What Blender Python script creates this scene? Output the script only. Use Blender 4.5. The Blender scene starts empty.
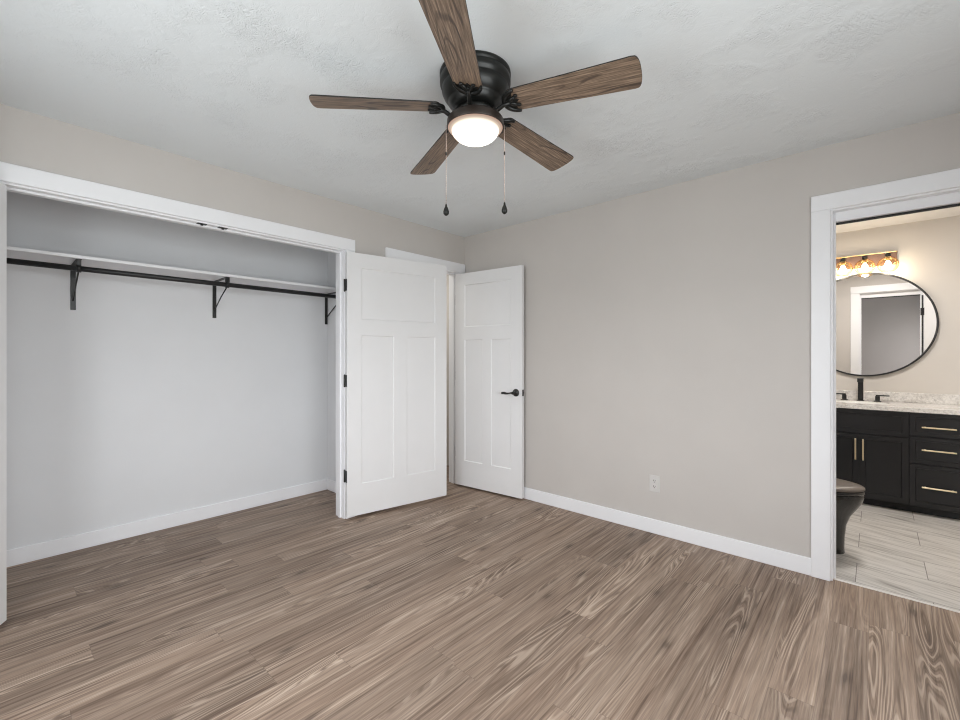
import bpy, bmesh, math, random
from mathutils import Vector, Matrix
random.seed(4)
PI = math.pi
S = bpy.context.scene
COL = S.collection

# ------------------------------------------------------------------ camera
cd = bpy.data.cameras.new('camera')
cam = bpy.data.objects.new('camera', cd); COL.objects.link(cam)
CAMX, CAMY, CAMZ, YAW = 3.0401, -3.1337, 1.2571, 0.73485
cam.location = (CAMX, CAMY, CAMZ)
cam.rotation_euler = (PI/2, 0, YAW)
cd.sensor_fit = 'HORIZONTAL'; cd.sensor_width = 36.0
cd.lens = 36.0*437.897/960
cd.shift_y = -4.15/960
cd.clip_start = 0.02; cd.clip_end = 60
S.camera = cam

# ------------------------------------------------------------------ daylight, exposure
W = bpy.data.worlds.new('sky'); S.world = W; W.use_nodes = True
bg = W.node_tree.nodes['Background']
wt = W.node_tree                       # overcast sky above, darker ground below the horizon
wc = wt.nodes.new('ShaderNodeTexCoord'); ws = wt.nodes.new('ShaderNodeSeparateXYZ'); wr = wt.nodes.new('ShaderNodeValToRGB')
wm = wt.nodes.new('ShaderNodeMapRange'); wm.inputs['From Min'].default_value = -1.0
wt.links.new(wc.outputs['Generated'], ws.inputs[0]); wt.links.new(ws.outputs[2], wm.inputs[0]); wt.links.new(wm.outputs[0], wr.inputs[0])
wr.color_ramp.elements[0].position = 0.46; wr.color_ramp.elements[0].color = (0.54, 0.565, 0.57, 1)
wr.color_ramp.elements[1].position = 0.56; wr.color_ramp.elements[1].color = (0.94, 0.97, 1.0, 1)
wt.links.new(wr.outputs[0], bg.inputs[0])
bg.inputs[1].default_value = 9.3
S.view_settings.view_transform = 'Standard'
S.view_settings.look = 'None'
S.view_settings.gamma = 1.0
S.view_settings.use_curve_mapping = False
S.view_settings.exposure = 0.33
S.cycles.max_bounces = 16
S.cycles.diffuse_bounces = 10
S.cycles.glossy_bounces = 6
S.cycles.transparent_max_bounces = 16
S.cycles.caustics_reflective = False
S.cycles.caustics_refractive = False
S.cycles.sample_clamp_indirect = 6.0
S.cycles.use_denoising = True
S.cycles.filter_width = 1.1

H = 2.438
WB = -3.75          # wall behind the camera
WR = 3.85           # wall to the right of the camera
WIN1 = (1.15, 2.35, 0.70, 2.06)     # window in the wall behind (x0, x1, z0, z1)
WIN2 = (-3.50, -1.62, 0.70, 2.06)   # window in the wall on the right (y0, y1, z0, z1)

def portal(name, loc, rot, sx, sy):
    ld = bpy.data.lights.new(name, 'AREA'); ld.shape = 'RECTANGLE'; ld.size = sx; ld.size_y = sy
    ld.cycles.is_portal = True
    o = bpy.data.objects.new(name, ld); COL.objects.link(o); o.location = loc; o.rotation_euler = rot
    return o
portal('window_portal', ((WIN1[0]+WIN1[1])/2, WB-0.11, (WIN1[2]+WIN1[3])/2), (PI/2, 0, 0), WIN1[1]-WIN1[0], WIN1[3]-WIN1[2])
portal('window_portal', (WR+0.11, (WIN2[0]+WIN2[1])/2, (WIN2[2]+WIN2[3])/2), (PI/2, 0, PI/2), WIN2[1]-WIN2[0], WIN2[3]-WIN2[2])

# added unseen fill light for the bathroom, above the middle of its floor
bl = bpy.data.lights.new('bathroom_fill_light', 'AREA'); bl.shape = 'DISK'; bl.size = 0.32; bl.energy = 19.0; bl.color = (1.0, 0.965, 0.92)
blo = bpy.data.objects.new('bathroom_fill_light', bl); COL.objects.link(blo); blo.location = (3.05, 1.05, 2.40)
# and an added light that brightens the hall and the entry jamb
hl = bpy.data.lights.new('hall_fill_light', 'AREA'); hl.shape = 'DISK'; hl.size = 0.30; hl.energy = 9.0; hl.color = (1.0, 0.97, 0.90)
hlo = bpy.data.objects.new('hall_fill_light', hl); COL.objects.link(hlo); hlo.location = (-0.85, -0.40, 2.40)

# ------------------------------------------------------------------ materials
class NT:
    def __init__(s, name):
        s.m = bpy.data.materials.new(name); s.m.use_nodes = True
        s.t = s.m.node_tree; s.b = s.t.nodes['Principled BSDF']; s.out = s.t.nodes['Material Output']
    def n(s, typ, ins=None, **kw):
        nd = s.t.nodes.new(typ)
        for k, v in kw.items(): setattr(nd, k, v)
        for k, v in (ins or {}).items(): s.set(nd.inputs[k], v)
        return nd
    def set(s, sock, v):
        if hasattr(v, 'is_output') or isinstance(v, bpy.types.NodeSocket): s.t.links.new(v, sock)
        else: sock.default_value = v
    def math(s, op, a, b=0.0, c=None):
        nd = s.n('ShaderNodeMath', operation=op); s.set(nd.inputs[0], a); s.set(nd.inputs[1], b)
        if c is not None: s.set(nd.inputs[2], c)
        return nd.outputs[0]
    def mix(s, f, a, b, blend='MIX'):
        nd = s.n('ShaderNodeMix', data_type='RGBA', blend_type=blend)
        s.set(nd.inputs[0], f); s.set(nd.inputs[6], a); s.set(nd.inputs[7], b)
        return nd.outputs[2]
    def ramp(s, fac, stops):
        nd = s.n('ShaderNodeValToRGB'); s.set(nd.inputs[0], fac)
        el = nd.color_ramp.elements
        while len(el) < len(stops): el.new(0.5)
        for e, (p, c) in zip(el, stops):
            e.position = p; e.color = c if len(c) == 4 else (*c, 1)
        return nd.outputs[0]
    def noise(s, vec, scale, detail=3.0, rough=0.55, dist=0.0, dim='3D'):
        nd = s.n('ShaderNodeTexNoise', {'Scale': scale, 'Detail': detail, 'Roughness': rough, 'Distortion': dist}, noise_dimensions=dim)
        s.set(nd.inputs['Vector'], vec)
        return nd.outputs[0]
    def coord(s, which='Object'):
        return s.n('ShaderNodeTexCoord').outputs[which]
    def scale(s, vec, sc, loc=(0, 0, 0)):
        nd = s.n('ShaderNodeMapping'); s.set(nd.inputs['Vector'], vec)
        nd.inputs['Scale'].default_value = sc; nd.inputs['Location'].default_value = loc
        return nd.outputs[0]
    def bump(s, h, strength=0.3, dist=0.01):
        nd = s.n('ShaderNodeBump', {'Strength': strength, 'Distance': dist}); s.set(nd.inputs['Height'], h)
        s.t.links.new(nd.outputs[0], s.b.inputs['Normal'])

def lin(r, g, b):
    f = lambda c: (c/255/12.92) if c/255 <= 0.04045 else ((c/255+0.055)/1.055)**2.4
    return (f(r), f(g), f(b), 1)

def plain(name, col, rough=0.5, metal=0.0, spec=0.5, coat=0.0, nscale=0, namp=0.0, bump=0.0, bscale=200):
    M = NT(name)
    M.b.inputs['Roughness'].default_value = rough
    M.b.inputs['Metallic'].default_value = metal
    M.b.inputs['Specular IOR Level'].default_value = spec
    M.b.inputs['Coat Weight'].default_value = coat
    c = M.coord()
    if namp:
        f = M.noise(c, nscale, 3)
        a = tuple(x*(1-namp) for x in col[:3])+(1,); b = tuple(min(1, x*(1+namp)) for x in col[:3])+(1,)
        M.t.links.new(M.ramp(f, [(0.3, a), (0.7, b)]), M.b.inputs['Base Color'])
    else:
        M.b.inputs['Base Color'].default_value = col
    if bump: M.bump(M.noise(c, bscale, 2), bump, 0.002)
    return M.m

MAT = {}
MAT['wall'] = plain('greige_wall_paint', (0.560, 0.530, 0.503, 1), 0.6, spec=0.3, nscale=2.5, namp=0.02, bump=0.15, bscale=90)
MAT['wall_shaded'] = plain('shade_darkened_wall', (0.22, 0.195, 0.18, 1), 0.6, spec=0.3, nscale=2.5, namp=0.02, bump=0.15, bscale=90)  # wall colour darkened to carry the shade that the mirror shows
MAT['bath_wall'] = plain('bathroom_wall_paint', (0.625, 0.59, 0.55, 1), 0.6, spec=0.3, nscale=2.5, namp=0.02, bump=0.1, bscale=90)
MAT['closet_wall'] = plain('white_closet_paint', (0.735, 0.745, 0.76, 1), 0.6, spec=0.3, nscale=3, namp=0.015, bump=0.1, bscale=90)
MAT['trim'] = plain('white_trim_paint', (0.85, 0.855, 0.875, 1), 0.35, nscale=5, namp=0.01)
MAT['door'] = plain('white_door_paint', (0.78, 0.78, 0.785, 1), 0.35, nscale=5, namp=0.01, bump=0.06, bscale=60)
MAT['black'] = plain('matte_black_metal', (0.012, 0.012, 0.012, 1), 0.4, spec=0.5, nscale=30, namp=0.1)
MAT['bronze'] = plain('oil_rubbed_bronze', (0.010, 0.0105, 0.0095, 1), 0.36, metal=0.3, nscale=20, namp=0.15)
MAT['rim'] = plain('bronze_light_ring', (0.04, 0.03, 0.025, 1), 0.4, metal=0.4, nscale=20, namp=0.15)
MAT['gold'] = plain('brushed_gold', (1.0, 0.83, 0.58, 1), 0.28, metal=1.0, nscale=80, namp=0.05)
MAT['cabinet'] = plain('black_cabinet_paint', (0.0065, 0.0065, 0.0078, 1), 0.36, nscale=8, namp=0.06)
MAT['toekick'] = plain('black_toe_kick', (0.008, 0.008, 0.009, 1), 0.6, nscale=8, namp=0.06)
MAT['toilet'] = plain('black_ceramic', (0.012, 0.011, 0.010, 1), 0.14, coat=0.3, nscale=6, namp=0.05)
MAT['lid'] = plain('taupe_brown_lid', (0.12, 0.097, 0.08, 1), 0.3, nscale=12, namp=0.08)
MAT['porcelain'] = plain('white_porcelain', (0.8, 0.8, 0.78, 1), 0.1, nscale=6, namp=0.02)
MAT['chain'] = plain('pull_chain_metal', (0.55, 0.45, 0.40, 1), 0.35, metal=0.6, nscale=300, namp=0.3)
MAT['plastic'] = plain('white_plastic', (0.62, 0.605, 0.585, 1), 0.35, nscale=20, namp=0.01)
MAT['slot'] = plain('dark_slot', (0.03, 0.03, 0.03, 1), 0.6, nscale=20, namp=0.05)
MAT['edge_strip'] = plain('pale_metal_edge', (0.80, 0.78, 0.74, 1), 0.35, nscale=50, namp=0.04)
MAT['socket'] = plain('antique_brass', (0.62, 0.42, 0.20, 1), 0.35, metal=0.9, nscale=60, namp=0.1)
MAT['backplate'] = plain('weathered_bronze_plate', (0.15, 0.085, 0.06, 1), 0.45, metal=0.3, nscale=40, namp=0.2)

def mat_ceiling():
    M = NT('textured_ceiling')
    M.b.inputs['Base Color'].default_value = (0.77, 0.81, 0.83, 1); M.b.inputs['Roughness'].default_value = 0.75
    M.b.inputs['Specular IOR Level'].default_value = 0.2
    c = M.coord()
    patch = M.ramp(M.noise(c, 3.2, 3, 0.6), [(0.48, (0, 0, 0)), (0.66, (1, 1, 1))])
    ridg = M.noise(c, 26, 4, 0.65, 1.8)
    ridg = M.math('ABSOLUTE', M.math('SUBTRACT', ridg, 0.5))
    h = M.math('MULTIPLY', M.math('SUBTRACT', 0.35, ridg), M.math('ADD', M.math('MULTIPLY', patch, 0.9), 0.14))
    M.bump(h, 0.55, 0.02)
    return M.m
MAT['ceiling'] = mat_ceiling()
MAT['bath_ceiling'] = plain('bathroom_ceiling', (0.80, 0.79, 0.78, 1), 0.7, nscale=4, namp=0.01, bump=0.1, bscale=60)

def mat_planks():
    M = NT('vinyl_wood_planks')
    PW, PL = 0.14, 1.22
    sep = M.n('ShaderNodeSeparateXYZ'); M.set(sep.inputs[0], M.coord())
    x, y = sep.outputs[0], sep.outputs[1]
    xr = M.math('DIVIDE', M.math('ADD', x, 10.003), PW)
    row = M.math('FLOOR', xr); fx = M.math('FRACT', xr)
    wn = M.n('ShaderNodeTexWhiteNoise', noise_dimensions='1D'); M.set(wn.inputs['W'], row)
    yr = M.math('DIVIDE', M.math('ADD', M.math('ADD', y, 20.0), M.math('MULTIPLY', wn.outputs[0], PL*3.7)), PL)
    colm = M.math('FLOOR', yr); fy = M.math('FRACT', yr)
    cv = M.n('ShaderNodeCombineXYZ'); M.set(cv.inputs[0], row); M.set(cv.inputs[1], colm)
    w2 = M.n('ShaderNodeTexWhiteNoise', noise_dimensions='2D'); M.set(w2.inputs['Vector'], cv.outputs[0])
    rid = w2.outputs[0]
    sc = M.n('ShaderNodeSeparateColor'); M.set(sc.inputs[0], w2.outputs[1])
    r2, r3 = sc.outputs[1], sc.outputs[2]
    # grain coordinates, shifted per plank
    gv = M.n('ShaderNodeCombineXYZ')
    M.set(gv.inputs[0], x); M.set(gv.inputs[1], y); M.set(gv.inputs[2], M.math('MULTIPLY', rid, 37.0))
    g = gv.outputs[0]
    # cathedral figure: contour lines of a stretched noise
    fine = M.noise(M.scale(g, (72, 1.5, 1)), 1.0, 3, 0.62)
    lowf = M.noise(M.scale(g, (7.5, 0.55, 1)), 1.0, 1.5, 0.45, 0.12)
    rings = M.math('SINE', M.math('ADD', M.math('MULTIPLY', lowf, 190.0), M.math('MULTIPLY', fine, 2.6)))
    fib = M.noise(M.scale(g, (210, 7.0, 1)), 1.0, 2, 0.6)
    band = M.noise(M.scale(g, (13, 0.7, 1)), 1.0, 3, 0.55, 0.3)
    fig = M.ramp(M.noise(M.scale(g, (5.5, 0.9, 1), (4, 7, 3)), 1.0, 2, 0.5), [(0.50, (0, 0, 0)), (0.60, (1, 1, 1))])
    base = M.ramp(band, [(0.30, lin(98, 80, 68)), (0.44, lin(128, 109, 95)), (0.56, lin(148, 130, 115)), (0.72, lin(166, 149, 134))])
    # streaks
    st = M.ramp(fine, [(0.33, lin(80, 63, 52)), (0.46, lin(134, 115, 100)), (0.58, lin(150, 131, 116)), (0.70, lin(186, 168, 152))])
    c = M.mix(0.62, base, st)
    fc = M.ramp(fib, [(0.35, (0.36, 0.36, 0.36)), (0.5, (0.5, 0.5, 0.5)), (0.68, (0.66, 0.655, 0.65))])
    c = M.mix(0.5, c, fc, 'OVERLAY')
    # light and dark lines of the figure
    ln = M.ramp(rings, [(0.0, (0, 0, 0)), (0.5, (0, 0, 0)), (0.95, (1, 1, 1))])
    dn = M.ramp(M.math('MULTIPLY', rings, -1.0), [(0.0, (0, 0, 0)), (0.6, (0, 0, 0)), (1.0, (1, 1, 1))])
    c = M.mix(M.math('MULTIPLY', M.math('MULTIPLY', ln, fig), 0.5), c, lin(196, 178, 161))
    c = M.mix(M.math('MULTIPLY', M.math('MULTIPLY', dn, fig), 0.55), c, lin(78, 61, 50))
    # knots
    vo = M.n('ShaderNodeTexVoronoi', {'Scale': 1.0}, voronoi_dimensions='2D'); M.set(vo.inputs['Vector'], M.scale(g, (5.0, 1.7, 1)))
    vr = M.n('ShaderNodeSeparateColor'); M.set(vr.inputs[0], vo.outputs['Color'])
    kn = M.ramp(M.math('ADD', vo.outputs['Distance'], M.math('MULTIPLY', M.math('SUBTRACT', fine, 0.5), 0.25)), [(0.035, (1, 1, 1)), (0.075, (0.42, 0.42, 0.42)), (0.17, (0, 0, 0))])
    kn = M.math('MULTIPLY', kn, M.math('GREATER_THAN', vr.outputs[0], 0.62))
    c = M.mix(M.math('MULTIPLY', kn, 0.62), c, lin(58, 44, 36))
    # per-plank tone
    tone = M.ramp(rid, [(0.0, (0.86, 0.855, 0.85)), (0.5, (1.0, 0.99, 0.98)), (1.0, (1.15, 1.14, 1.13))])
    c = M.mix(1.0, c, tone, 'MULTIPLY')
    # seams
    ex = M.math('MULTIPLY', M.math('MINIMUM', fx, M.math('SUBTRACT', 1.0, fx)), PW)
    ey = M.math('MULTIPLY', M.math('MINIMUM', fy, M.math('SUBTRACT', 1.0, fy)), PL)
    e = M.math('MINIMUM', ex, ey)
    seam = M.ramp(M.math('MULTIPLY', e, 100.0), [(0.05, (1, 1, 1)), (0.17, (0, 0, 0))])
    c = M.mix(M.math('MULTIPLY', seam, 0.28), c, lin(70, 56, 48))
    hs = M.n('ShaderNodeHueSaturation', {'Saturation': 1.0, 'Value': 1.02}); M.set(hs.inputs['Color'], c); c = hs.outputs[0]
    M.t.links.new(c, M.b.inputs['Base Color'])
    M.set(M.b.inputs['Roughness'], M.ramp(fine, [(0.3, (0.58, 0.58, 0.58)), (0.7, (0.44, 0.44, 0.44))]))
    M.b.inputs['Specular IOR Level'].default_value = 0.35
    M.bump(M.math('SUBTRACT', M.math('MULTIPLY', fine, 0.3), seam), 0.15, 0.0015)
    return M.m
MAT['planks'] = mat_planks()

def mat_tile():
    M = NT('stone_look_tile')
    TL, TH = 0.605, 0.30
    sep = M.n('ShaderNodeSeparateXYZ'); M.set(sep.inputs[0], M.coord())
    x, y = sep.outputs[0], sep.outputs[1]
    yr = M.math('DIVIDE', M.math('ADD', y, 3.0-0.07), TH)
    row = M.math('FLOOR', yr); fy = M.math('FRACT', yr)
    half = M.math('MULTIPLY', M.math('MODULO', row, 2.0), 0.5)
    xr = M.math('ADD', M.math('DIVIDE', M.math('ADD', x, 6.05-2.956), TL), half)
    colm = M.math('FLOOR', xr); fx = M.math('FRACT', xr)
    cv = M.n('ShaderNodeCombineXYZ'); M.set(cv.inputs[0], row); M.set(cv.inputs[1], colm)
    w2 = M.n('ShaderNodeTexWhiteNoise', noise_dimensions='2D'); M.set(w2.inputs['Vector'], cv.outputs[0])
    gv = M.n('ShaderNodeCombineXYZ')
    M.set(gv.inputs[0], x); M.set(gv.inputs[1], M.math('ADD', y, M.math('MULTIPLY', x, 0.24))); M.set(gv.inputs[2], M.math('MULTIPLY', w2.outputs[0], 23.0))
    v1 = M.noise(M.scale(gv.outputs[0], (1.6, 15, 1)), 1.0, 4, 0.6, 0.6)
    v2 = M.noise(M.scale(gv.outputs[0], (4.5, 60, 1)), 1.0, 3, 0.6, 0.3)
    c = M.ramp(v1, [(0.34, (0.24, 0.22, 0.20)), (0.43, (0.52, 0.495, 0.465)), (0.52, (0.60, 0.575, 0.545)), (0.75, (0.69, 0.665, 0.635))])
    c = M.mix(0.35, c, M.ramp(v2, [(0.39, (0.20, 0.185, 0.17)), (0.48, (0.56, 0.535, 0.505)), (0.7, (0.67, 0.645, 0.615))]))
    ex = M.math('MULTIPLY', M.math('MINIMUM', fx, M.math('SUBTRACT', 1.0, fx)), TL)
    ey = M.math('MULTIPLY', M.math('MINIMUM', fy, M.math('SUBTRACT', 1.0, fy)), TH)
    g = M.ramp(M.math('MULTIPLY', M.math('MINIMUM', ex, ey), 100.0), [(0.13, (1, 1, 1)), (0.24, (0, 0, 0))])
    c = M.mix(M.math('MULTIPLY', g, 0.85), c, (0.10, 0.09, 0.08, 1))
    M.t.links.new(c, M.b.inputs['Base Color'])
    M.b.inputs['Roughness'].default_value = 0.4
    M.bump(M.math('MULTIPLY', g, -1.0), 0.2, 0.002)
    return M.m
MAT['tile'] = mat_tile()

def mat_granite():
    M = NT('speckled_granite')
    c = M.coord()
    a = M.noise(c, 55, 5, 0.7)
    b = M.noise(M.scale(c, (3, 14, 14)), 1.0, 4, 0.6, 0.8)
    col = M.ramp(a, [(0.30, (0.16, 0.15, 0.14)), (0.42, (0.48, 0.46, 0.445)), (0.55, (0.72, 0.70, 0.675)), (0.75, (0.85, 0.83, 0.81))])
    col = M.mix(0.45, col, M.ramp(b, [(0.33, (0.33, 0.30, 0.275)), (0.5, (0.72, 0.70, 0.675)), (0.8, (0.84, 0.82, 0.80))]))
    M.t.links.new(col, M.b.inputs['Base Color'])
    M.b.inputs['Roughness'].default_value = 0.15
    return M.m
MAT['granite'] = mat_granite()

def mat_blade():
    M = NT('weathered_blade_wood')
    oi = M.n('ShaderNodeObjectInfo')
    sep = M.n('ShaderNodeSeparateXYZ'); M.set(sep.inputs[0], M.coord())
    gv = M.n('ShaderNodeCombineXYZ'); M.set(gv.inputs[0], sep.outputs[0]); M.set(gv.inputs[1], sep.outputs[1])
    M.set(gv.inputs[2], M.math('MULTIPLY', oi.outputs['Random'], 31.0))
    g = gv.outputs[0]
    lowf = M.noise(M.scale(g, (1.7, 10, 1)), 1.0, 1.5, 0.4, 0.2)
    rings = M.math('SINE', M.math('MULTIPLY', lowf, 70.0))
    fine = M.noise(M.scale(g, (7, 190, 1)), 1.0, 4, 0.65)
    c = M.ramp(fine, [(0.30, lin(56, 45, 38)), (0.44, lin(106, 89, 75)), (0.57, lin(136, 116, 98)), (0.72, lin(178, 156, 134))])
    dk = M.ramp(rings, [(0.0, (0, 0, 0)), (0.6, (0, 0, 0)), (0.95, (1, 1, 1))])
    mask = M.ramp(M.noise(M.scale(g, (2.2, 9, 1), (3, 1, 8)), 1.0, 2), [(0.46, (0, 0, 0)), (0.58, (1, 1, 1))])
    c = M.mix(M.math('MULTIPLY', M.math('MULTIPLY', dk, mask), 0.75), c, lin(46, 35, 29))
    M.t.links.new(c, M.b.inputs['Base Color'])
    M.b.inputs['Roughness'].default_value = 0.5
    return M.m
MAT['blade'] = mat_blade()
MAT['blade_edge'] = plain('dark_blade_edge', (0.012, 0.010, 0.009, 1), 0.5, nscale=20, namp=0.1)

def mat_emit(name, col, strength, zgrad=None):
    M = NT(name); e = M.n('ShaderNodeEmission'); e.inputs[0].default_value = col; e.inputs[1].default_value = strength
    if zgrad:                       # lit glass: hottest over the bulb, dimmer and warmer at its edge
        z0, z1, edge, hot = zgrad
        sep = M.n('ShaderNodeSeparateXYZ'); M.set(sep.inputs[0], M.coord())
        f = M.math('DIVIDE', M.math('SUBTRACT', sep.outputs[2], z0), z1-z0)
        cr = M.ramp(f, [(0.0, (1.0, 0.93, 0.82)), (0.55, (1.0, 0.90, 0.76)), (0.88, (1.0, 0.84, 0.68)), (1.0, (1.0, 0.60, 0.45))])
        M.set(e.inputs[0], cr)
        M.set(e.inputs[1], M.math('MAXIMUM', M.n('ShaderNodeMapRange', {'Value': f, 'From Max': 0.93, 'To Min': hot, 'To Max': edge}).outputs[0], edge))
    M.t.links.new(e.outputs[0], M.out.inputs[0])
    return M.m
MAT['bowl_glass'] = mat_emit('lit_frosted_glass', (1.0, 0.88, 0.72, 1), 3, (-0.060, 0.0, 0.42, 4.5))
MAT['bulb'] = mat_emit('glowing_bulb', (1.0, 0.86, 0.66, 1), 14)

def mat_mirror():
    M = NT('mirror_silver'); M.b.inputs['Metallic'].default_value = 1.0
    M.b.inputs['Base Color'].default_value = (0.88, 0.88, 0.88, 1); M.b.inputs['Roughness'].default_value = 0.01
    return M.m
MAT['mirror'] = mat_mirror()

def mat_amber():
    M = NT('amber_clear_glass')
    lw = M.n('ShaderNodeLayerWeight', {'Blend': 0.35})       # glass reads denser where the shell is seen edge on
    tr = M.n('ShaderNodeBsdfTransparent')
    M.set(tr.inputs[0], M.ramp(lw.outputs['Facing'], [(0.0, (1.0, 0.96, 0.88)), (0.45, (1.0, 0.90, 0.72)), (1.0, (0.80, 0.50, 0.22))]))
    gl = M.n('ShaderNodeBsdfGlossy'); gl.inputs['Roughness'].default_value = 0.05; gl.inputs['Color'].default_value = (1, 0.86, 0.62, 1)
    fr = M.n('ShaderNodeFresnel', {'IOR': 1.45})
    mx = M.n('ShaderNodeMixShader'); M.set(mx.inputs[0], M.math('MULTIPLY', fr.outputs[0], 0.5))
    M.t.links.new(tr.outputs[0], mx.inputs[1]); M.t.links.new(gl.outputs[0], mx.inputs[2])
    M.t.links.new(mx.outputs[0], M.out.inputs[0])
    return M.m
MAT['amber'] = mat_amber()

# ------------------------------------------------------------------ mesh helpers
class MB:
    def __init__(s): s.bm = bmesh.new()
    def box(s, x0, x1, y0, y1, z0, z1, bev=0.0, M=None, seg=1):
        x0, x1 = min(x0, x1), max(x0, x1); y0, y1 = min(y0, y1), max(y0, y1); z0, z1 = min(z0, z1), max(z0, z1)
        b = bmesh.new()
        bmesh.ops.create_cube(b, size=1.0, matrix=Matrix.Translation(((x0+x1)/2, (y0+y1)/2, (z0+z1)/2)) @ Matrix.Diagonal((x1-x0, y1-y0, z1-z0, 1)))
        if bev: bmesh.ops.bevel(b, geom=b.edges[:], offset=bev, segments=seg, affect='EDGES', profile=0.5)
        return s._add(b, M)
    def _add(s, b, M=None):
        if M is not None: bmesh.ops.transform(b, matrix=M, verts=b.verts)
        vm = {v: s.bm.verts.new(v.co) for v in b.verts}
        for f in b.faces:
            nf = s.bm.faces.new([vm[v] for v in f.verts]); nf.smooth = f.smooth; nf.material_index = f.material_index
        b.free(); return s
    def loft(s, rings, cap0=True, cap1=True, smooth=True, M=None):
        b = bmesh.new(); R = []
        for r in rings: R.append([b.verts.new(p) for p in r])
        n = len(R[0])
        for a, c in zip(R, R[1:]):
            for i in range(n):
                f = b.faces.new((a[i], a[(i+1) % n], c[(i+1) % n], c[i])); f.smooth = smooth
        if cap0: b.faces.new(R[0][::-1])
        if cap1: b.faces.new(R[-1])
        bmesh.ops.recalc_face_normals(b, faces=b.faces[:])
        return s._add(b, M)
    def lathe(s, prof, seg=40, M=None, cap0=True, cap1=True, smooth=True):
        rings = [[(max(r, 1e-4)*math.cos(2*PI*i/seg), max(r, 1e-4)*math.sin(2*PI*i/seg), z) for i in range(seg)] for r, z in prof]
        return s.loft(rings, cap0, cap1, smooth, M)
    def tube(s, pts, r, seg=12, M=None, smooth=True):
        pts = [Vector(p) for p in pts]; rings = []
        rr = r if isinstance(r, (list, tuple)) else [r]*len(pts)
        up = Vector((0, 0, 1))
        for i, p in enumerate(pts):
            d = (pts[min(i+1, len(pts)-1)]-pts[max(i-1, 0)]).normalized()
            a = d.cross(up if abs(d.z) < 0.95 else Vector((1, 0, 0))).normalized(); c = d.cross(a).normalized()
            rings.append([p+(a*math.cos(2*PI*k/seg)+c*math.sin(2*PI*k/seg))*rr[i] for k in range(seg)])
        return s.loft(rings, True, True, smooth, M)
    def prism(s, outline, z0, z1, bev=0.0, M=None):
        b = bmesh.new()
        vs = [b.verts.new((x, y, z0)) for x, y in outline]; f = b.faces.new(vs)
        r = bmesh.ops.extrude_face_region(b, geom=[f])
        bmesh.ops.translate(b, vec=(0, 0, z1-z0), verts=[v for v in r['geom'] if isinstance(v, bmesh.types.BMVert)])
        bmesh.ops.recalc_face_normals(b, faces=b.faces[:])
        if bev:
            ed = [e for e in b.edges if abs(e.verts[0].co.z-e.verts[1].co.z) < 1e-6]
            bmesh.ops.bevel(b, geom=ed, offset=bev, segments=2, affect='EDGES', profile=0.5)
        return s._add(b, M)
    def build(s, name, mat, parent=None):
        me = bpy.data.meshes.new(name); s.bm.to_mesh(me); s.bm.free()
        for m in (mat if isinstance(mat, list) else [mat]): me.materials.append(m)
        o = bpy.data.objects.new(name, me); COL.objects.link(o)
        if parent: o.parent = parent
        return o

def tag(o, label, cat, group=None, kind=None):
    o['label'] = label; o['category'] = cat
    if group: o['group'] = group
    if kind: o['kind'] = kind
    return o
def thing(name, loc, label, cat, group=None, rz=0.0, kind=None):
    o = bpy.data.objects.new(name, None); COL.objects.link(o); o.location = loc; o.rotation_euler = (0, 0, rz)
    o.empty_display_size = 0.1
    return tag(o, label, cat, group, kind)
def struct(name, boxes, mat, label, cat, bev=0.0):
    m = MB()
    for b in boxes: m.box(*b, bev=bev)
    o = m.build(name, mat); return tag(o, label, cat, kind='structure')
def copy_tree(o, parent=None):
    c = o.copy(); COL.objects.link(c)
    if parent: c.parent = parent
    for ch in o.children[:]: copy_tree(ch, c)
    return c
def wall_boxes(axis, a0, a1, t0, t1, holes, top=H):
    """solid wall from a0 to a1 along its length, t0..t1 thick, holes = (h0, h1, z0, z1)"""
    segs = []; cur = a0
    for h0, h1, z0, z1 in sorted(holes):
        segs.append((cur, h0, 0, top)); segs.append((h0, h1, z1, top))
        if z0 > 0: segs.append((h0, h1, 0, z0))
        cur = h1
    segs.append((cur, a1, 0, top))
    if axis == 'x': return [(s0, s1, t0, t1, z0, z1) for s0, s1, z0, z1 in segs]
    return [(t0, t1, s0, s1, z0, z1) for s0, s1, z0, z1 in segs]

# ------------------------------------------------------------------ key dimensions
WT = 0.12
CL0, CL1 = -3.135, -1.333           # closet opening
EN0, EN1 = -0.862, -0.100           # bedroom entry opening
BD0, BD1 = 2.862, 3.472             # bathroom doorway
HEAD = 2.065
J = 0.018
CLB, CLR, CLL = -0.80, -1.030, -3.32   # closet back, right and left walls
BY, BX0, BX1 = 2.30, 2.22, 4.15        # bathroom

# ------------------------------------------------------------------ structure
struct('floor', [(-1.7, WR+0.12, WB-0.12, 0.033, -0.05, 0.0)], MAT['planks'], 'greyish brown wood plank floor of the bedroom and closet', 'floor')
struct('floor_hall', [(-1.7, 0, 0.033, 0.45, -0.05, 0.0)], MAT['planks'], 'wood plank floor of the hall beyond the entry doorway', 'floor')
struct('floor_bathroom', [(BX0-0.1, BX1+0.1, 0.033, BY+0.1, -0.05, 0.0)], MAT['tile'], 'pale stone look tile floor of the bathroom', 'floor')
struct('ceiling', [(0, WR, WB, 0, H, H+0.06)], MAT['ceiling'], 'pale grey textured bedroom ceiling', 'ceiling')
struct('ceiling_closet', [(CLB-0.1, 0, CLL-0.1, CLR+0.08, H, H+0.06)], MAT['closet_wall'], 'white ceiling inside the closet', 'ceiling')
struct('ceiling_hall', [(-1.7, 0, CLR+0.08, 0.45, H, H+0.06)], MAT['bath_ceiling'], 'white ceiling of the hall beyond the entry doorway', 'ceiling')
struct('ceiling_bathroom', [(BX0-0.1, BX1+0.1, 0, BY+0.1, H, H+0.06)], MAT['bath_ceiling'], 'white bathroom ceiling above the round mirror', 'ceiling')
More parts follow.
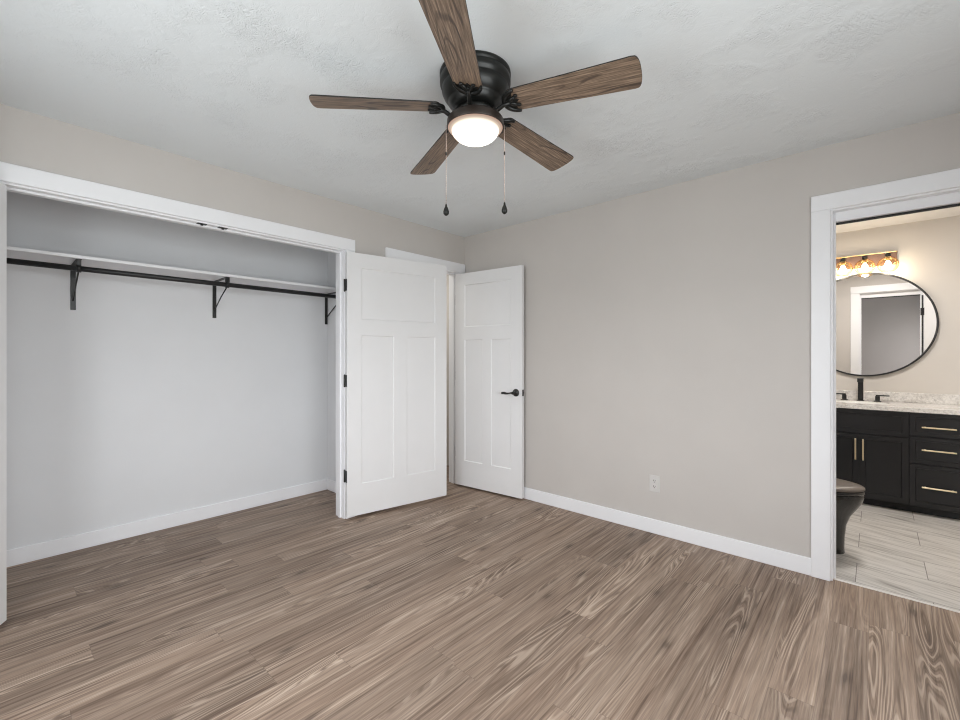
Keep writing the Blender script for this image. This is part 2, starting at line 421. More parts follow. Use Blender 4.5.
struct('wall_left', wall_boxes('y', WB-0.12, 0.45, -WT, 0, [(CL0-J, CL1+J, 0, HEAD+J), (EN0-J, EN1+J, 0, HEAD+J)]), MAT['wall'],
       'greige bedroom wall around the wide closet opening', 'wall')
struct('wall_right', wall_boxes('x', 0, WR+0.12, 0, WT, [(BD0-J, BD1+J, 0, HEAD+J)]), MAT['wall'],
       'greige bedroom wall holding the white electrical outlet', 'wall')
struct('wall_back', wall_boxes('x', 0, WR+0.12, WB-0.12, WB, [WIN1]), MAT['wall_shaded'], 'bedroom wall behind the viewer, its shade put into a taupe colour', 'wall')
struct('wall_side', wall_boxes('y', WB, 0, WR, WR+0.12, [WIN2]), MAT['wall'], 'greige bedroom wall beside the viewer with a window', 'wall')
struct('wall_closet_back', [(CLB-0.1, CLB, CLL-0.1, CLR+0.08, 0, H)], MAT['closet_wall'], 'white wall at the back of the closet', 'wall')
struct('wall_closet_right', [(CLB, -WT, CLR, CLR+0.08, 0, H)], MAT['closet_wall'], 'white wall at the right end of the closet', 'wall')
struct('wall_closet_left', [(CLB, -WT, CLL-0.1, CLL, 0, H)], MAT['closet_wall'], 'white wall at the left end of the closet', 'wall')
# closet face of the wall above the opening is white as well
struct('wall_hall_end', [(-1.7, -1.6, CLR+0.08, 0.45, 0, H)], MAT['wall'], 'hall wall seen through the entry doorway slit', 'wall')
struct('wall_hall_right', [(-1.6, -WT, 0.35, 0.45, 0, H)], MAT['wall'], 'hall wall beyond the open entry door', 'wall')
struct('wall_hall_left', [(-1.7, CLB-0.1, CLR-0.02, CLR+0.08, 0, H)], MAT['wall'], 'hall wall beside the closet', 'wall')
struct('wall_bathroom_back', [(BX0-0.1, BX1+0.1, BY, BY+0.1, 0, H)], MAT['bath_wall'], 'warm beige bathroom wall behind the round mirror', 'wall')
struct('wall_bathroom_left', [(BX0-0.1, BX0, WT, BY, 0, H)], MAT['bath_wall'], 'beige bathroom wall behind the toilet tank', 'wall')
struct('wall_bathroom_right', [(BX1, BX1+0.1, WT, BY, 0, H)], MAT['bath_wall'], 'beige bathroom wall beside the open bathroom door', 'wall')

def window_frame(name, along, w, t, label):
    a0, a1, z0, z1 = w; m = MB(); f = 0.05
    def b(p0, p1, q0, q1, bev=0.003):
        if along == 'x': m.box(p0, p1, t-0.05, t, q0, q1, bev)
        else: m.box(t-0.0, t+0.05, p0, p1, q0, q1, bev)
    b(a0, a1, z0, z0+f); b(a0, a1, z1-f, z1); b(a0, a0+f, z0+f, z1-f); b(a1-f, a1, z0+f, z1-f)
    mid = (a0+a1)/2; b(mid-0.02, mid+0.02, z0+f, z1-f)
    return tag(m.build(name, MAT['trim']), label, 'window', kind='structure')
window_frame('window_1', 'x', WIN1, WB-0.03, 'white window frame in the wall behind the viewer')
window_frame('window_2', 'y', WIN2, WR+0.03, 'white window frame in the wall beside the viewer')

# baseboards
BB, BT = 0.10, 0.013
def baseboard(name, box, label):
    return tag(MB().box(*box, bev=0.003).build(name, MAT['trim']), label, 'baseboard', kind='structure')
baseboard('baseboard_right', (0, 2.770, -BT, 0, 0, BB), 'white baseboard along the wall with the outlet')
baseboard('baseboard_left', (0, BT, -1.249, -0.946, 0, BB), 'short white baseboard between closet and entry doorway')
baseboard('baseboard_closet_back', (CLB, CLB+BT, CLL, CLR, 0, BB), 'white baseboard along the back of the closet')
baseboard('baseboard_closet_right', (CLB+BT, -WT, CLR-BT, CLR, 0, BB), 'white baseboard at the right end of the closet')
baseboard('baseboard_closet_left', (CLB+BT, -WT, CLL, CLL+BT, 0, BB), 'white baseboard at the left end of the closet')
baseboard('baseboard_side', (WR-BT, WR, WB, -0.02, 0, BB), 'white baseboard beside the viewer')
baseboard('baseboard_back', (0, WR-BT, WB, WB+BT, 0, BB), 'white baseboard behind the viewer')

# door frames: casing, jambs, stops
CW, CT, RV = 0.085, 0.018, 0.009
def frame_y(name, y0, y1, xface, label, casing_right=CW, casing_left=CW):
    """frame of an opening in the left wall (runs along y); xface = room face"""
    root = thing(name, (0, 0, 0), label, 'door frame', kind='structure')
    zt = HEAD+RV+CW+0.003
    m = MB()
    m.box(0, CT, y1+RV, y1+RV+casing_right, 0, HEAD+RV, 0.0025)
    m.box(0, CT, y0-RV-casing_left, y0-RV, 0, HEAD+RV, 0.0025)
    m.box(0, CT+0.002, y0-RV-casing_left, y1+RV+casing_right, HEAD+RV, zt, 0.0025)
    m.build('casing', MAT['trim'], root)
    m = MB()
    m.box(-WT-0.002, 0.001, y1, y1+J, 0, HEAD+J, 0.0015); m.box(-WT-0.002, 0.001, y0-J, y0, 0, HEAD+J, 0.0015)
    m.box(-WT-0.002, 0.001, y0, y1, HEAD, HEAD+J, 0.0015)
    m.build('jamb', MAT['trim'], root)
    m = MB()
    m.box(-0.075, -0.040, y1-0.011, y1, 0, HEAD, 0.002); m.box(-0.075, -0.040, y0, y0+0.011, 0, HEAD, 0.002)
    m.box(-0.075, -0.040, y0+0.011, y1-0.011, HEAD-0.011, HEAD, 0.002)
    m.build('door_stop', MAT['trim'], root)
    return root
cf = frame_y('trim_1', CL0, CL1, 0, 'white casing framing the wide closet opening', casing_right=0.079)
for yc in (-2.287, -2.172):
    m = MB(); m.box(-0.032, -0.004, yc-0.026, yc+0.026, HEAD-0.003, HEAD, 0.001); m.lathe([(0.007, HEAD-0.010), (0.009, HEAD-0.003)], 14, Matrix.Translation((-0.018, yc, 0)))
    o = m.build('ball_catch', MAT['black'], cf); o['label'] = 'black metal ball catch plate'
frame_y('trim_2', EN0, EN1, 0, 'white casing around the entry doorway in the corner', casing_right=0.083, casing_left=0.080)
# bathroom doorway frame
root = thing('trim_3', (0, 0, 0), 'white casing around the bathroom doorway', 'door frame', kind='structure')
zt = HEAD+RV+CW+0.003
m = MB()
for (ya, yb) in ((-CT, 0), (WT, WT+CT)):
    m.box(BD0-RV-0.087, BD0-RV, ya, yb, 0, HEAD+RV, 0.0025); m.box(BD1+RV, BD1+RV+CW, ya, yb, 0, HEAD+RV, 0.0025)
    m.box(BD0-RV-0.087, BD1+RV+CW, ya-(0.002 if ya < 0 else 0), yb+(0.002 if ya > 0 else 0), HEAD+RV, zt, 0.0025)
m.build('casing', MAT['trim'], root)
m = MB()
m.box(BD0-J, BD0, -0.001, WT+0.001, 0, HEAD+J, 0.0015); m.box(BD1, BD1+J, -0.001, WT+0.001, 0, HEAD+J, 0.0015); m.box(BD0, BD1, -0.001, WT+0.001, HEAD, HEAD+J, 0.0015)
m.build('jamb', MAT['trim'], root)
m = MB()
m.box(BD0, BD0+0.011, 0.045, 0.080, 0, HEAD, 0.002); m.box(BD1-0.052, BD1, 0.010, 0.080, 0, HEAD, 0.002)
m.box(BD0+0.011, BD1-0.052, 0.045, 0.080, 2.013, HEAD, 0.002)
m.build('door_stop', MAT['trim'], root)
m = MB(); m.box(BD0+0.011, BD1-0.052, 0.068, 0.082, 2.001, 2.013, 0.002); m.box(BD1-0.041, BD1-0.026, 0.080, 0.086, 0.01, 2.001, 0.001)  # black strips stand in for shadow gaps under the head and along the hinge jamb
o = m.build('shadow_gap_strip', MAT['black'], root); o['label'] = 'thin black strips painting the shadow gaps at head and jamb'
m = MB(); m.box(BD1-0.052, BD1-0.018, 0.086, 0.090, 1.755, 1.845, 0.001)
o = m.build('hinge', MAT['black'], root); o['label'] = 'black hinge'
m = MB(); m.box(BD0, BD0+0.003, 0.085, 0.113, 0.90, 0.965, 0.001)
o = m.build('strike_plate', MAT['black'], root); o['label'] = 'black strike plate'
tag(MB().box(BD0, BD1, 0.026, 0.036, -0.01, 0.006, 0.002).build('trim_4', MAT['edge_strip']), 'pale metal strip where wood planks meet bathroom tile', 'threshold', kind='structure')

# ------------------------------------------------------------------ doors
def door_slab(w, h, z0, y0, y1, parent, x0=0.003):
    """three panel craftsman slab: wide panel on top of two tall ones; recessed on both faces"""
    st = 0.115
    mull = 0.115 if w > 0.8 else 0.10
    xs = [x0, x0+st, (x0+w)/2-mull/2, (x0+w)/2+mull/2, w-st, w]
    top = z0+h
    zs = [z0, z0+0.238, z0+1.392, z0+1.515, top-0.112, top]
    b = bmesh.new()
    def face_grid(y, flip):
        V = [[b.verts.new((x, y, z)) for z in zs] for x in xs]; F = {}
        for i in range(5):
            for k in range(5):
                q = (V[i][k], V[i+1][k], V[i+1][k+1], V[i][k+1])
                F[i, k] = b.faces.new(q[::-1] if flip else q)
        return V, F
    V0, F0 = face_grid(y0, False); V1, F1 = face_grid(y1, True)
    n = 6
    def rim(g0, g1):
        for (a, c) in zip(range(len(g0)-1), range(1, len(g0))):
            b.faces.new((g0[a], g1[a], g1[c], g0[c]))
    rim([V0[i][0] for i in range(n)], [V1[i][0] for i in range(n)])
    rim([V0[n-1][k] for k in range(n)], [V1[n-1][k] for k in range(n)])
    rim([V0[i][n-1] for i in range(n)][::-1], [V1[i][n-1] for i in range(n)][::-1])
    rim([V0[0][k] for k in range(n)][::-1], [V1[0][k] for k in range(n)][::-1])
    bmesh.ops.recalc_face_normals(b, faces=b.faces[:])
    for F in (F0, F1):
        for cells in ([(1, 3), (2, 3), (3, 3)], [(1, 1)], [(3, 1)]):
            bmesh.ops.inset_region(b, faces=[F[c] for c in cells], thickness=0.006, depth=-0.006, use_even_offset=True)
    m = MB(); m._add(b)
    return m.build('door_slab', MAT['door'], parent)

def hinge(parent, z, y0, y1, x=0.003, h=0.09):
    s = 1 if y1 > 0 else -1
    m = MB()
    m.box(x-0.0025, x+0.0005, y0-0.004*s, y1-0.001*s, z-h/2, z+h/2, 0.0008)     # leaf let into the edge
    m.lathe([(0.004, -h/2-0.004), (0.0065, -h/2), (0.0065, h/2), (0.004, h/2+0.004)], 12, Matrix.Translation((0, 0, z)))
    o = m.build('hinge', MAT['black'], parent); o['label'] = 'black hinge'
    return o

def lever(parent, x, z, yface, s):
    """rosette and curved lever on the face at yface, pointing out along s*y, lever towards the hinge"""
    m = MB()
    R = Matrix.Translation((x, yface, z)) @ Matrix.Rotation(-s*PI/2, 4, 'X')
    m.lathe([(0.033, 0.0), (0.033, 0.005), (0.030, 0.009), (0.016, 0.011), (0.011, 0.014), (0.011, 0.048), (0.013, 0.050), (0.013, 0.060), (0.009, 0.063)], 28, R)
    pts, rad = [], []
    for i in range(15):
        t = i/14
        pts.append((x-0.115*t, yface+s*(0.055-0.006*math.sin(PI*t)), z-0.016*math.sin(PI*min(1, t*1.25))*t-0.005*t+0.006*math.sin(PI*t)*(1-t)))
        rad.append(0.0095-0.004*math.sin(PI*min(1, t*1.4))*0.9+0.0015*t)
    m.tube(pts, rad, 10)
    o = m.build('door_handle', MAT['black'], parent); o['label'] = 'black curved lever handle'
    return o

d = thing('door_1', (0.008, CL0, 0), 'white closet door leaf swung open at the far left edge of the closet', 'door', rz=math.radians(-29), kind='structure')
door_slab(0.898, 2.027, 0.025, 0.008, 0.043, d)
for z in (1.80, 1.065, 0.333): hinge(d, z, 0.012, 0.043)
d = thing('door_2', (0.008, CL1, 0), 'white three panel closet door leaf folded back past the closet casing, black hinges on its edge', 'door', rz=math.radians(79), kind='structure')
door_slab(0.898, 2.027, 0.025, -0.047, -0.007, d)
for z in (1.80, 1.065, 0.333): hinge(d, z, -0.012, -0.047)
d = thing('door_3', (0.008, EN1, 0), 'white three panel entry door with black lever handle, open along the wall by the corner', 'door', rz=math.radians(5.1), kind='structure')
door_slab(0.757, 2.027, 0.018, -0.043, -0.008, d)
for z in (1.80, 1.065, 0.333): hinge(d, z, -0.012, -0.043)
lever(d, 0.697, 0.935, -0.043, -1); lever(d, 0.697, 0.935, -0.008, 1)
m = MB(); m.box(0.7565, 0.7582, -0.038, -0.013, 0.907, 0.963, 0.0006); m.box(0.757, 0.765, -0.031, -0.020, 0.929, 0.941, 0.001)
o = m.build('latch_plate', MAT['black'], d); o['label'] = 'black latch plate on the door edge'
d = thing('door_4', (BD1-0.006, WT+0.006, 0), 'white bathroom door standing open inside the bathroom, seen in the mirror', 'door', rz=math.radians(25), kind='structure')
door_slab(0.603, 2.027, 0.018, 0.008, 0.043, d)
for z in (1.80, 1.065, 0.333): hinge(d, z, 0.012, 0.043)
lever(d, 0.543, 0.935, 0.043, 1); lever(d, 0.543, 0.935, 0.008, -1)

# ------------------------------------------------------------------ closet fittings
SH_Z, SH_X = 1.838, -0.485
s_ = MB().box(CLB, SH_X, CLL, CLR, SH_Z, SH_Z+0.020, 0.002).build('closet_shelf', MAT['trim'])
tag(s_, 'long white shelf running the full width of the closet', 'shelf')
ROD_X, ROD_Z, ROD_R = -0.515, 1.782, 0.0165
m = MB(); m.tube([(ROD_X, CLL+0.002, ROD_Z), (ROD_X, CLR-0.002, ROD_Z)], ROD_R, 20)
tag(m.build('hanging_rod', MAT['black']), 'black metal clothes rod under the white closet shelf', 'clothes rod')
def make_bracket(y, label):
    t = thing('shelf_bracket', (CLB, y, SH_Z), label, 'bracket', 'black brackets under the closet shelf')
    w = 0.013
    MB().box(0, 0.005, -w, w, -0.285, 0, 0.001).build('wall_plate', MAT['black'], t)
    MB().box(0.0, 0.298, -w, w, -0.005, 0, 0.001).build('shelf_arm', MAT['black'], t)
    m = MB(); dx = ROD_X-CLB; dz = ROD_Z-SH_Z
    m.tube([(0.004, 0, -0.225), (0.15, 0, -0.135), (dx-0.012, 0, dz-0.018)], 0.0045, 8)
    m.build('brace', MAT['black'], t)
    m = MB()                                    # drop and the ring that holds the rod
    m.box(dx-0.02, dx+0.022, -0.010, 0.010, dz+0.016, -0.004, 0.002)
    n = 20; outer = [(dx+0.023*math.cos(2*PI*i/n), dz+0.023*math.sin(2*PI*i/n)) for i in range(n)]
    inner = [(dx+0.0168*math.cos(2*PI*i/n), dz+0.0168*math.sin(2*PI*i/n)) for i in range(n)]
    rings = [[(a, -0.011, b) for a, b in inner], [(a, -0.011, b) for a, b in outer], [(a, 0.011, b) for a, b in outer], [(a, 0.011, b) for a, b in inner], [(a, -0.011, b) for a, b in inner]]
    m.loft(rings, False, False)
    m.build('rod_hook', MAT['black'], t)
    return t
br = make_bracket(-2.798, 'black shelf bracket nearest the left end of the closet')
for y, lab in ((-1.985, 'black shelf bracket in the middle of the closet shelf'), (CLR-0.016, 'black shelf bracket in the right corner of the closet')):
    c = copy_tree(br); c.location = (CLB, y, SH_Z); c['label'] = lab

# ------------------------------------------------------------------ outlet
t = thing('wall_outlet', (1.878, 0, 0.352), 'white double electrical outlet low on the greige wall', 'outlet')
m = MB(); m.box(-0.037, 0.037, -0.006, 0, -0.059, 0.059, 0.003, seg=2); m.build('cover_plate', MAT['plastic'], t)
for dz in (0.020, -0.020):
    m = MB(); out = [(0.0165*math.copysign(abs(math.cos(a))**0.6, math.cos(a)), 0.0145*math.copysign(abs(math.sin(a))**0.8, math.sin(a))) for a in [2*PI*i/24 for i in range(24)]]
    m.prism(out, 0.005, 0.0085, 0.0008, Matrix.Translation((0, 0, dz)) @ Matrix.Rotation(PI/2, 4, 'X'))
    r = m.build('receptacle', MAT['plastic'], t)
    m = MB(); m.box(-0.0075, -0.0045, -0.0092, -0.0083, dz-0.002, dz+0.008); m.box(0.0045, 0.0075, -0.0092, -0.0083, dz-0.001, dz+0.007); m.box(-0.003, 0.003, -0.0092, -0.0083, dz-0.010, dz-0.005)
    m.build('slots', MAT['slot'], r)

# ------------------------------------------------------------------ ceiling fan
FX, FY, FZ = 1.793, -1.783, 2.262
fan = thing('ceiling_fan', (FX, FY, H), 'five blade ceiling fan with dark bronze motor and lit glass bowl', 'ceiling fan')
def fz(z): return z-H
m = MB(); m.lathe([(0.148, 0), (0.149, -0.004), (0.149, -0.014), (0.145, -0.018), (0.145, -0.022), (0.148, -0.026), (0.1475, -0.048), (0.139, -0.054), (0.138, -0.062), (0.1405, -0.066), (0.139, -0.080), (0.131, -0.098), (0.117, -0.116), (0.113, -0.119), (0.113, -0.124), (0.100, -0.140), (0.092, -0.149), (0.060, -0.150)], 64)
m.build('motor_housing', MAT['bronze'], fan)
m = MB(); m.lathe([(0.060, -0.149), (0.078, -0.152), (0.078, -0.172), (0.066, -0.178), (0.058, -0.180), (0.058, -0.196), (0.050, -0.197)], 48)
m.build('hub', MAT['bronze'], fan)
m = MB(); m.lathe([(0.05, -0.182), (0.100, -0.184), (0.112, -0.189), (0.1185, -0.198), (0.1195, -0.224), (0.118, -0.228), (0.1155, -0.228), (0.114, -0.220)], 64, cap1=False)
m.build('light_ring', MAT['rim'], fan)
m = MB(); prof = [(0.1145, 0.0), (0.113, -0.003), (0.102, -0.006)]+[(0.100*math.cos(a), -0.006-0.054*math.sin(a)) for a in [i/12*PI/2 for i in range(13)]]
m.lathe(prof, 64, cap0=False)
g = m.build('glass_bowl', MAT['bowl_glass'], fan); g.location = (0, 0, -0.226); g['label'] = 'glowing frosted glass bowl'
def blade_mesh():
    def outline():
        p = []
        r0, r1 = 0.150, 0.660
        for i in range(9):                      # root, rounded corners
            a = PI/2+PI*i/8
            ca, sa = math.cos(a), math.sin(a)
            p.append((r0+0.028+0.028*ca, 0.057*math.copysign(abs(sa)**0.5, sa)))
        p.append((0.40, -0.064))
        for i in range(13):                     # broad tip
            a = -PI/2+PI*i/12
            ca, sa = math.cos(a), math.sin(a)
            p.append((r1-0.030+0.030*abs(ca)**0.55, 0.0725*math.copysign(abs(sa)**0.85, sa)))
        p.append((0.40, 0.064))
        return p
    m = MB(); m.prism(outline(), -0.003, 0.003, 0.001)
    m.bm.normal_update()
    for f in m.bm.faces:
        f.material_index = 0 if abs(f.normal.z) > 0.9 else 1
    return m
def iron_mesh():
    m = MB()
    # arm from the hub, drooping then out to the blade
    m.tube([(0.062, 0, -0.036), (0.085, 0, -0.040), (0.105, 0, -0.033), (0.130, 0, -0.016), (0.160, 0, -0.010)], [0.010, 0.010, 0.009, 0.009, 0.008], 10)
    # plate: an open horseshoe hugging the blade root, with a middle tongue
    n = 18
    pts = [(0.168-0.032*math.sin(PI*i/n)+0.022*abs(math.cos(PI*i/n))**3, 0.054*math.cos(PI*i/n), -0.0075) for i in range(n+1)]
    m.tube(pts, [0.0055+0.005*math.sin(PI*i/n) for i in range(n+1)], 8)
    m.prism([(0.138, -0.016), (0.150, -0.030), (0.178, -0.040), (0.172, -0.022), (0.182, -0.010), (0.196, 0.0), (0.182, 0.010), (0.172, 0.022), (0.178, 0.040), (0.150, 0.030), (0.138, 0.016)], -0.0075, -0.0035, 0.0008)
    m.tube([(0.140, 0, -0.008), (0.165, 0.010, -0.008), (0.190, 0.024, -0.007)], [0.009, 0.008, 0.005], 8)
    m.tube([(0.140, 0, -0.008), (0.165, -0.010, -0.008), (0.190, -0.024, -0.007)], [0.009, 0.008, 0.005], 8)
    for px, py in ((0.190, 0.024), (0.190, -0.024), (0.163, 0.0)):
        m.lathe([(0.003, -0.0125), (0.008, -0.010), (0.0085, -0.005)], 12, Matrix.Translation((px, py, 0)))
    return m
PITCH = math.radians(12.5); DROOP = math.radians(3.0)
A0 = math.radians(15.65)
b0 = blade_mesh().build('blade', [MAT['blade'], MAT['blade_edge']], fan)
i0 = iron_mesh().build('blade_iron', MAT['bronze'], b0)
for k in range(5):
    b = b0 if k == 0 else b0.copy()
    if k: COL.objects.link(b); b.parent = fan; ic = i0.copy(); COL.objects.link(ic); ic.parent = b
    b.location = (0, 0, fz(FZ)+0.66*math.sin(DROOP))
    b.rotation_mode = 'QUATERNION'
    b.rotation_quaternion = (Matrix.Rotation(A0+k*2*PI/5, 3, 'Z') @ Matrix.Rotation(DROOP, 3, 'Y') @ Matrix.Rotation(-PITCH, 3, 'X')).to_quaternion()
rx, ry = math.cos(YAW), math.sin(YAW)
for s, zb in ((-1, 1.845), (1, 1.852)):
    c = bpy.data.objects.new('pull_chain', None)
    m = MB()
    L = (H-0.212)-zb-0.045
    m.tube([(0, 0, 0), (0, 0, -L)], 0.0011, 6)
    nb = 46
    for i in range(nb): m.lathe([(0.0005, -0.0018), (0.0018, -0.0009), (0.0018, 0.0009), (0.0005, 0.0018)], 6, Matrix.Translation((0, 0, -L*(i+0.5)/nb)))
    c = m.build('pull_chain', MAT['chain'], fan); c.location = (s*0.1225*rx, s*0.1225*ry, -0.212)
    m = MB(); m.lathe([(0.002, 0.006), (0.004, 0.0), (0.0045, -0.006), (0.009, -0.016), (0.0125, -0.028), (0.0115, -0.037), (0.006, -0.043), (0.002, -0.045)], 18, Matrix.Translation((0, 0, -L)))
    p = m.build('chain_pendant', MAT['bronze'], c); p['label'] = 'dark teardrop pendant'
    if True:
        m = MB(); m.lathe([(0.0015, 0.008), (0.0032, 0.005), (0.0032, -0.005), (0.0015, -0.008)], 10, Matrix.Translation((0, 0, -L*0.36)))
        m.build('chain_connector', MAT['bronze'], c)

# ------------------------------------------------------------------ bathroom vanity
VX0, VX1, VF = 2.637, 3.560, 1.745
van = thing('vanity_cabinet', (VX0, VF, 0), 'black shaker vanity cabinet with gold bar pulls', 'vanity cabinet')
def L(x): return x-VX0
VB = BY-VF
m = MB(); VW = VX1-VX0
m.box(0, VW, 0.020, 0.038, 0.062, 0.810, 0.002); m.box(0, 0.018, 0.038, VB-0.001, 0.062, 0.810, 0.001); m.box(VW-0.018, VW, 0.038, VB-0.001, 0.062, 0.810, 0.001)
m.box(0.018, VW-0.018, 0.038, VB-0.001, 0.062, 0.080); m.box(0.018, VW-0.018, VB-0.012, VB-0.001, 0.080, 0.810)
m.build('cabinet_body', MAT['cabinet'], van)
m = MB(); m.box(0.02, VX1-VX0-0.02, 0.075, VB-0.01, 0.0, 0.062, 0.001); m.build('toe_kick', MAT['toekick'], van)
def shaker(name, x0, x1, z0, z1, rail=0.055, step=0.008):
    b = bmesh.new(); y0, y1 = 0.0, 0.020
    bmesh.ops.create_cube(b, size=1, matrix=Matrix.Translation(((x0+x1)/2, 0.010, (z0+z1)/2)) @ Matrix.Diagonal((x1-x0, 0.020, z1-z0, 1)))
    b.faces.ensure_lookup_table()
    f = [f for f in b.faces if f.normal.y < -0.9]
    bmesh.ops.inset_region(b, faces=f, thickness=rail, depth=0.0)
    bmesh.ops.inset_region(b, faces=f, thickness=0.004, depth=-step)
    m = MB(); m._add(b)
    return m.build(name, MAT['cabinet'], van)
def bar_pull(parent, x0, x1, z0, z1):
    m = MB(); r = 0.0055
    if x1-x0 > z1-z0:
        zc = (z0+z1)/2
        m.box(x0, x1, -0.034, -0.024, zc-r, zc+r, 0.002)
        for x in (x0+0.02, x1-0.02): m.box(x-0.004, x+0.004, -0.025, 0.0, zc-0.004, zc+0.004)
    else:
        xc = (x0+x1)/2
        m.box(xc-r, xc+r, -0.034, -0.024, z0, z1, 0.002)
        for z in (z0+0.02, z1-0.02): m.box(xc-0.004, xc+0.004, -0.025, 0.0, z-0.004, z+0.004)
    o = m.build('handle', MAT['gold'], parent); o['label'] = 'gold bar pull'
    return o
G = 0.003
XM, XD = 2.937, 3.237
shaker('false_front', L(VX0+0.004), L(XD-G), 0.606, 0.804, 0.05)
dl = shaker('door', L(VX0+0.004), L(XM-G/2), 0.078, 0.600); bar_pull(dl, L(2.907), L(2.919), 0.385, 0.563)
dr = shaker('door', L(XM+G/2), L(XD-G), 0.078, 0.600); bar_pull(dr, L(2.955), L(2.967), 0.385, 0.563)
for z0, z1, zh in ((0.625, 0.804, 0.698), (0.408, 0.619, 0.521), (0.078, 0.402, 0.230)):
    w = shaker('drawer', L(XD+0.004), L(VX1-0.004), z0, z1, 0.045); bar_pull(w, L(3.306), L(3.494), zh-0.006, zh+0.006)

# countertop with an oval sink opening
ct = thing('countertop', (VX0, VF, 0.811), 'speckled pale granite countertop on the black vanity', 'countertop')
b = bmesh.new()
X0, X1, Y0, Y1 = -0.012, VX1-VX0+0.012, -0.020, VB-0.001
SX, SY = L(2.937), 0.27
outer = [b.verts.new(p) for p in ((X0, Y0, 0.034), (X1, Y0, 0.034), (X1, Y1, 0.034), (X0, Y1, 0.034))]
ns = 40; inner = [b.verts.new((SX+0.20*math.cos(2*PI*i/ns), SY+0.14*math.sin(2*PI*i/ns), 0.034)) for i in range(ns)]
ed = [b.edges.new((outer[i], outer[(i+1) % 4])) for i in range(4)]+[b.edges.new((inner[i], inner[(i+1) % ns])) for i in range(ns)]
bmesh.ops.triangle_fill(b, edges=ed, use_beauty=True, use_dissolve=False)
r = bmesh.ops.extrude_face_region(b, geom=b.faces[:])
bmesh.ops.translate(b, vec=(0, 0, -0.034), verts=[v for v in r['geom'] if isinstance(v, bmesh.types.BMVert)])
bmesh.ops.recalc_face_normals(b, faces=b.faces[:])
m = MB(); m._add(b); m.build('slab', MAT['granite'], ct)
m = MB(); m.box(X0, X1, Y1-0.02, Y1, 0.034, 0.119, 0.002); m.build('backsplash', MAT['granite'], ct)
m = MB(); m.loft([[(SX+rx_*math.cos(2*PI*i/ns), SY+ry_*math.sin(2*PI*i/ns), z_) for i in range(ns)] for rx_, ry_, z_ in ((0.199, 0.139, 0.030), (0.192, 0.132, -0.02), (0.15, 0.10, -0.09), (0.06, 0.045, -0.105), (0.02, 0.015, -0.107))], False, True)
m.build('sink_basin', MAT['porcelain'], ct)
# faucet
CZ = 0.811+0.034
fc = thing('faucet', (2.937, BY-0.105, CZ), 'black widespread faucet with two lever handles on the granite counter', 'faucet')
m = MB(); m.box(-0.027, 0.027, -0.027, 0.027, 0, 0.008, 0.002); m.box(-0.019, 0.019, -0.019, 0.019, 0.008, 0.205, 0.003)
m.box(-0.021, 0.021, -0.135, 0.019, 0.175, 0.210, 0.003); m.build('spout', MAT['black'], fc)
for s in (-1, 1):
    m = MB(); m.box(s*0.115-0.026, s*0.115+0.026, -0.026, 0.026, 0, 0.008, 0.002); m.box(s*0.115-0.016, s*0.115+0.016, -0.016, 0.016, 0.008, 0.050, 0.002)
    m.box(s*0.115-s*0.012, s*0.115+s*0.080, -0.010, 0.010, 0.050, 0.061, 0.002); m.box(s*0.115-0.010, s*0.115+0.010, -0.010, 0.010, 0.048, 0.061, 0.002)
    m.build('handle', MAT['black'], fc)
# round mirror
mr = thing('round_mirror', (2.962, BY-0.004, 1.546), 'large round mirror in a thin black frame above the vanity', 'mirror', rz=math.radians(-0.35))
RM = Matrix.Rotation(PI/2, 4, 'X')
m = MB(); m.lathe([(0.468, 0.004), (0.468, 0.012)], 96, RM); m.build('mirror_glass', MAT['mirror'], mr)
m = MB(); m.lathe([(0.464, 0.0), (0.480, 0.0), (0.480, 0.024), (0.466, 0.024), (0.464, 0.0)], 96, RM, False, False, smooth=False); m.build('frame', MAT['black'], mr)
# vanity light
vl = thing('vanity_light', (2.966, BY-0.001, 2.135), 'three globe vanity light with amber glass above the mirror', 'wall light')
m = MB(); m.box(-0.215, 0.215, -0.022, 0, -0.055, 0.055, 0.002); m.build('back_plate', MAT['backplate'], vl)
m = MB(); m.box(-0.219, 0.219, -0.028, 0, 0.055, 0.064, 0.002); m.build('plate_edge', MAT['socket'], vl)
for k in (-1, 0, 1):
    gx = 0.155*k; gy = -0.098
    m = MB(); m.box(gx-0.007, gx+0.007, gy, -0.02, 0.008, 0.020, 0.002); m.lathe([(0.017, 0.000), (0.020, 0.004), (0.020, 0.030), (0.012, 0.034)], 20, Matrix.Translation((gx, gy, 0.004)))
    m.build('socket', MAT['black'], vl)
    m = MB(); R_ = 0.073; n = 16
    prof = [(R_*math.sin(a), -R_*math.cos(a)) for a in [0.5+(PI-0.5-0.30)*i/n for i in range(n+1)]]
    prof += [(0.020, R_+0.006)]
    m.lathe(prof, 32, Matrix.Translation((gx, gy, -0.066)), False, False)
    gs = m.build('globe_shade', MAT['amber'], vl)
    m = MB(); m.lathe([(0.014, 0.004), (0.015, -0.026), (0.012, -0.030)], 16, Matrix.Translation((gx, gy, 0))); m.build('bulb_base', MAT['socket'], gs)
    m = MB(); m.lathe([(0.010, -0.030), (0.016, -0.042), (0.024, -0.062), (0.025, -0.074), (0.020, -0.088), (0.008, -0.096), (0.001, -0.097)], 18, Matrix.Translation((gx, gy, 0)))
    m.build('light_bulb', MAT['bulb'], gs)
    ld = bpy.data.lights.new('bulb_glow', 'POINT'); ld.energy = 2.2; ld.color = (1.0, 0.90, 0.76); ld.shadow_soft_size = 0.03
    lo = bpy.data.objects.new('bulb_glow', ld); COL.objects.link(lo); lo.parent = gs; lo.location = (gx, gy, -0.105)

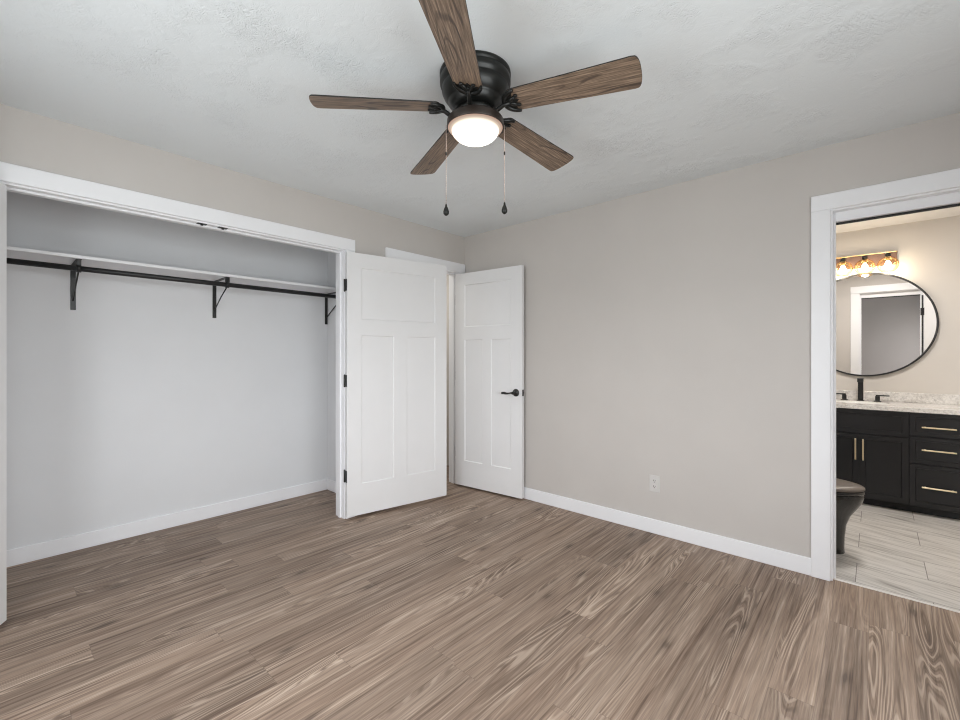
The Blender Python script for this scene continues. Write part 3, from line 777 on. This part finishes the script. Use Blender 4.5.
# ------------------------------------------------------------------ toilet
tl = thing('toilet', (2.272, 0.50, 0), 'black toilet with a brown closed lid in front of the vanity', 'toilet')
def egg(xb, xf, hw, z, n=36):
    pts = []
    xc = xb+(xf-xb)*0.42
    for i in range(n):
        a = 2*PI*i/n; c, s = math.cos(a), math.sin(a)
        if c >= 0: pts.append((xc+(xf-xc)*c, hw*s, z))
        else: pts.append((xc+(xc-xb)*math.copysign(abs(c)**0.6, c), hw*math.copysign(abs(s)**0.8, s), z))
    return pts
m = MB(); m.loft([egg(0.05, 0.622, 0.125, 0.0), egg(0.05, 0.620, 0.122, 0.03), egg(0.06, 0.622, 0.112, 0.10), egg(0.06, 0.630, 0.112, 0.18), egg(0.05, 0.650, 0.128, 0.24), egg(0.04, 0.678, 0.150, 0.285), egg(0.03, 0.705, 0.172, 0.33), egg(0.02, 0.716, 0.182, 0.37), egg(0.02, 0.716, 0.182, 0.392)])
m.build('bowl', MAT['toilet'], tl)
m = MB(); m.loft([egg(0.19, 0.718, 0.184, 0.394), egg(0.188, 0.722, 0.187, 0.400), egg(0.188, 0.722, 0.187, 0.408), egg(0.19, 0.718, 0.184, 0.413)]); m.build('seat', MAT['toilet'], tl)
m = MB(); m.loft([egg(0.19, 0.716, 0.182, 0.416), egg(0.187, 0.721, 0.186, 0.420), egg(0.187, 0.721, 0.186, 0.428), egg(0.192, 0.714, 0.180, 0.435), egg(0.23, 0.67, 0.145, 0.440)]); o = m.build('lid', MAT['lid'], tl); o['label'] = 'closed taupe brown lid'
m = MB(); m.box(0.0, 0.185, -0.19, 0.19, 0.393, 0.74, 0.015, seg=3); m.build('tank', MAT['toilet'], tl)
m = MB(); m.box(-0.004, 0.193, -0.197, 0.197, 0.741, 0.775, 0.008, seg=2); m.build('tank_lid', MAT['toilet'], tl)
m = MB(); m.tube([(0.185, -0.13, 0.67), (0.205, -0.13, 0.67)], 0.012, 12); m.tube([(0.203, -0.13, 0.67), (0.206, -0.07, 0.662)], 0.006, 8); m.build('flush_lever', MAT['black'], tl)
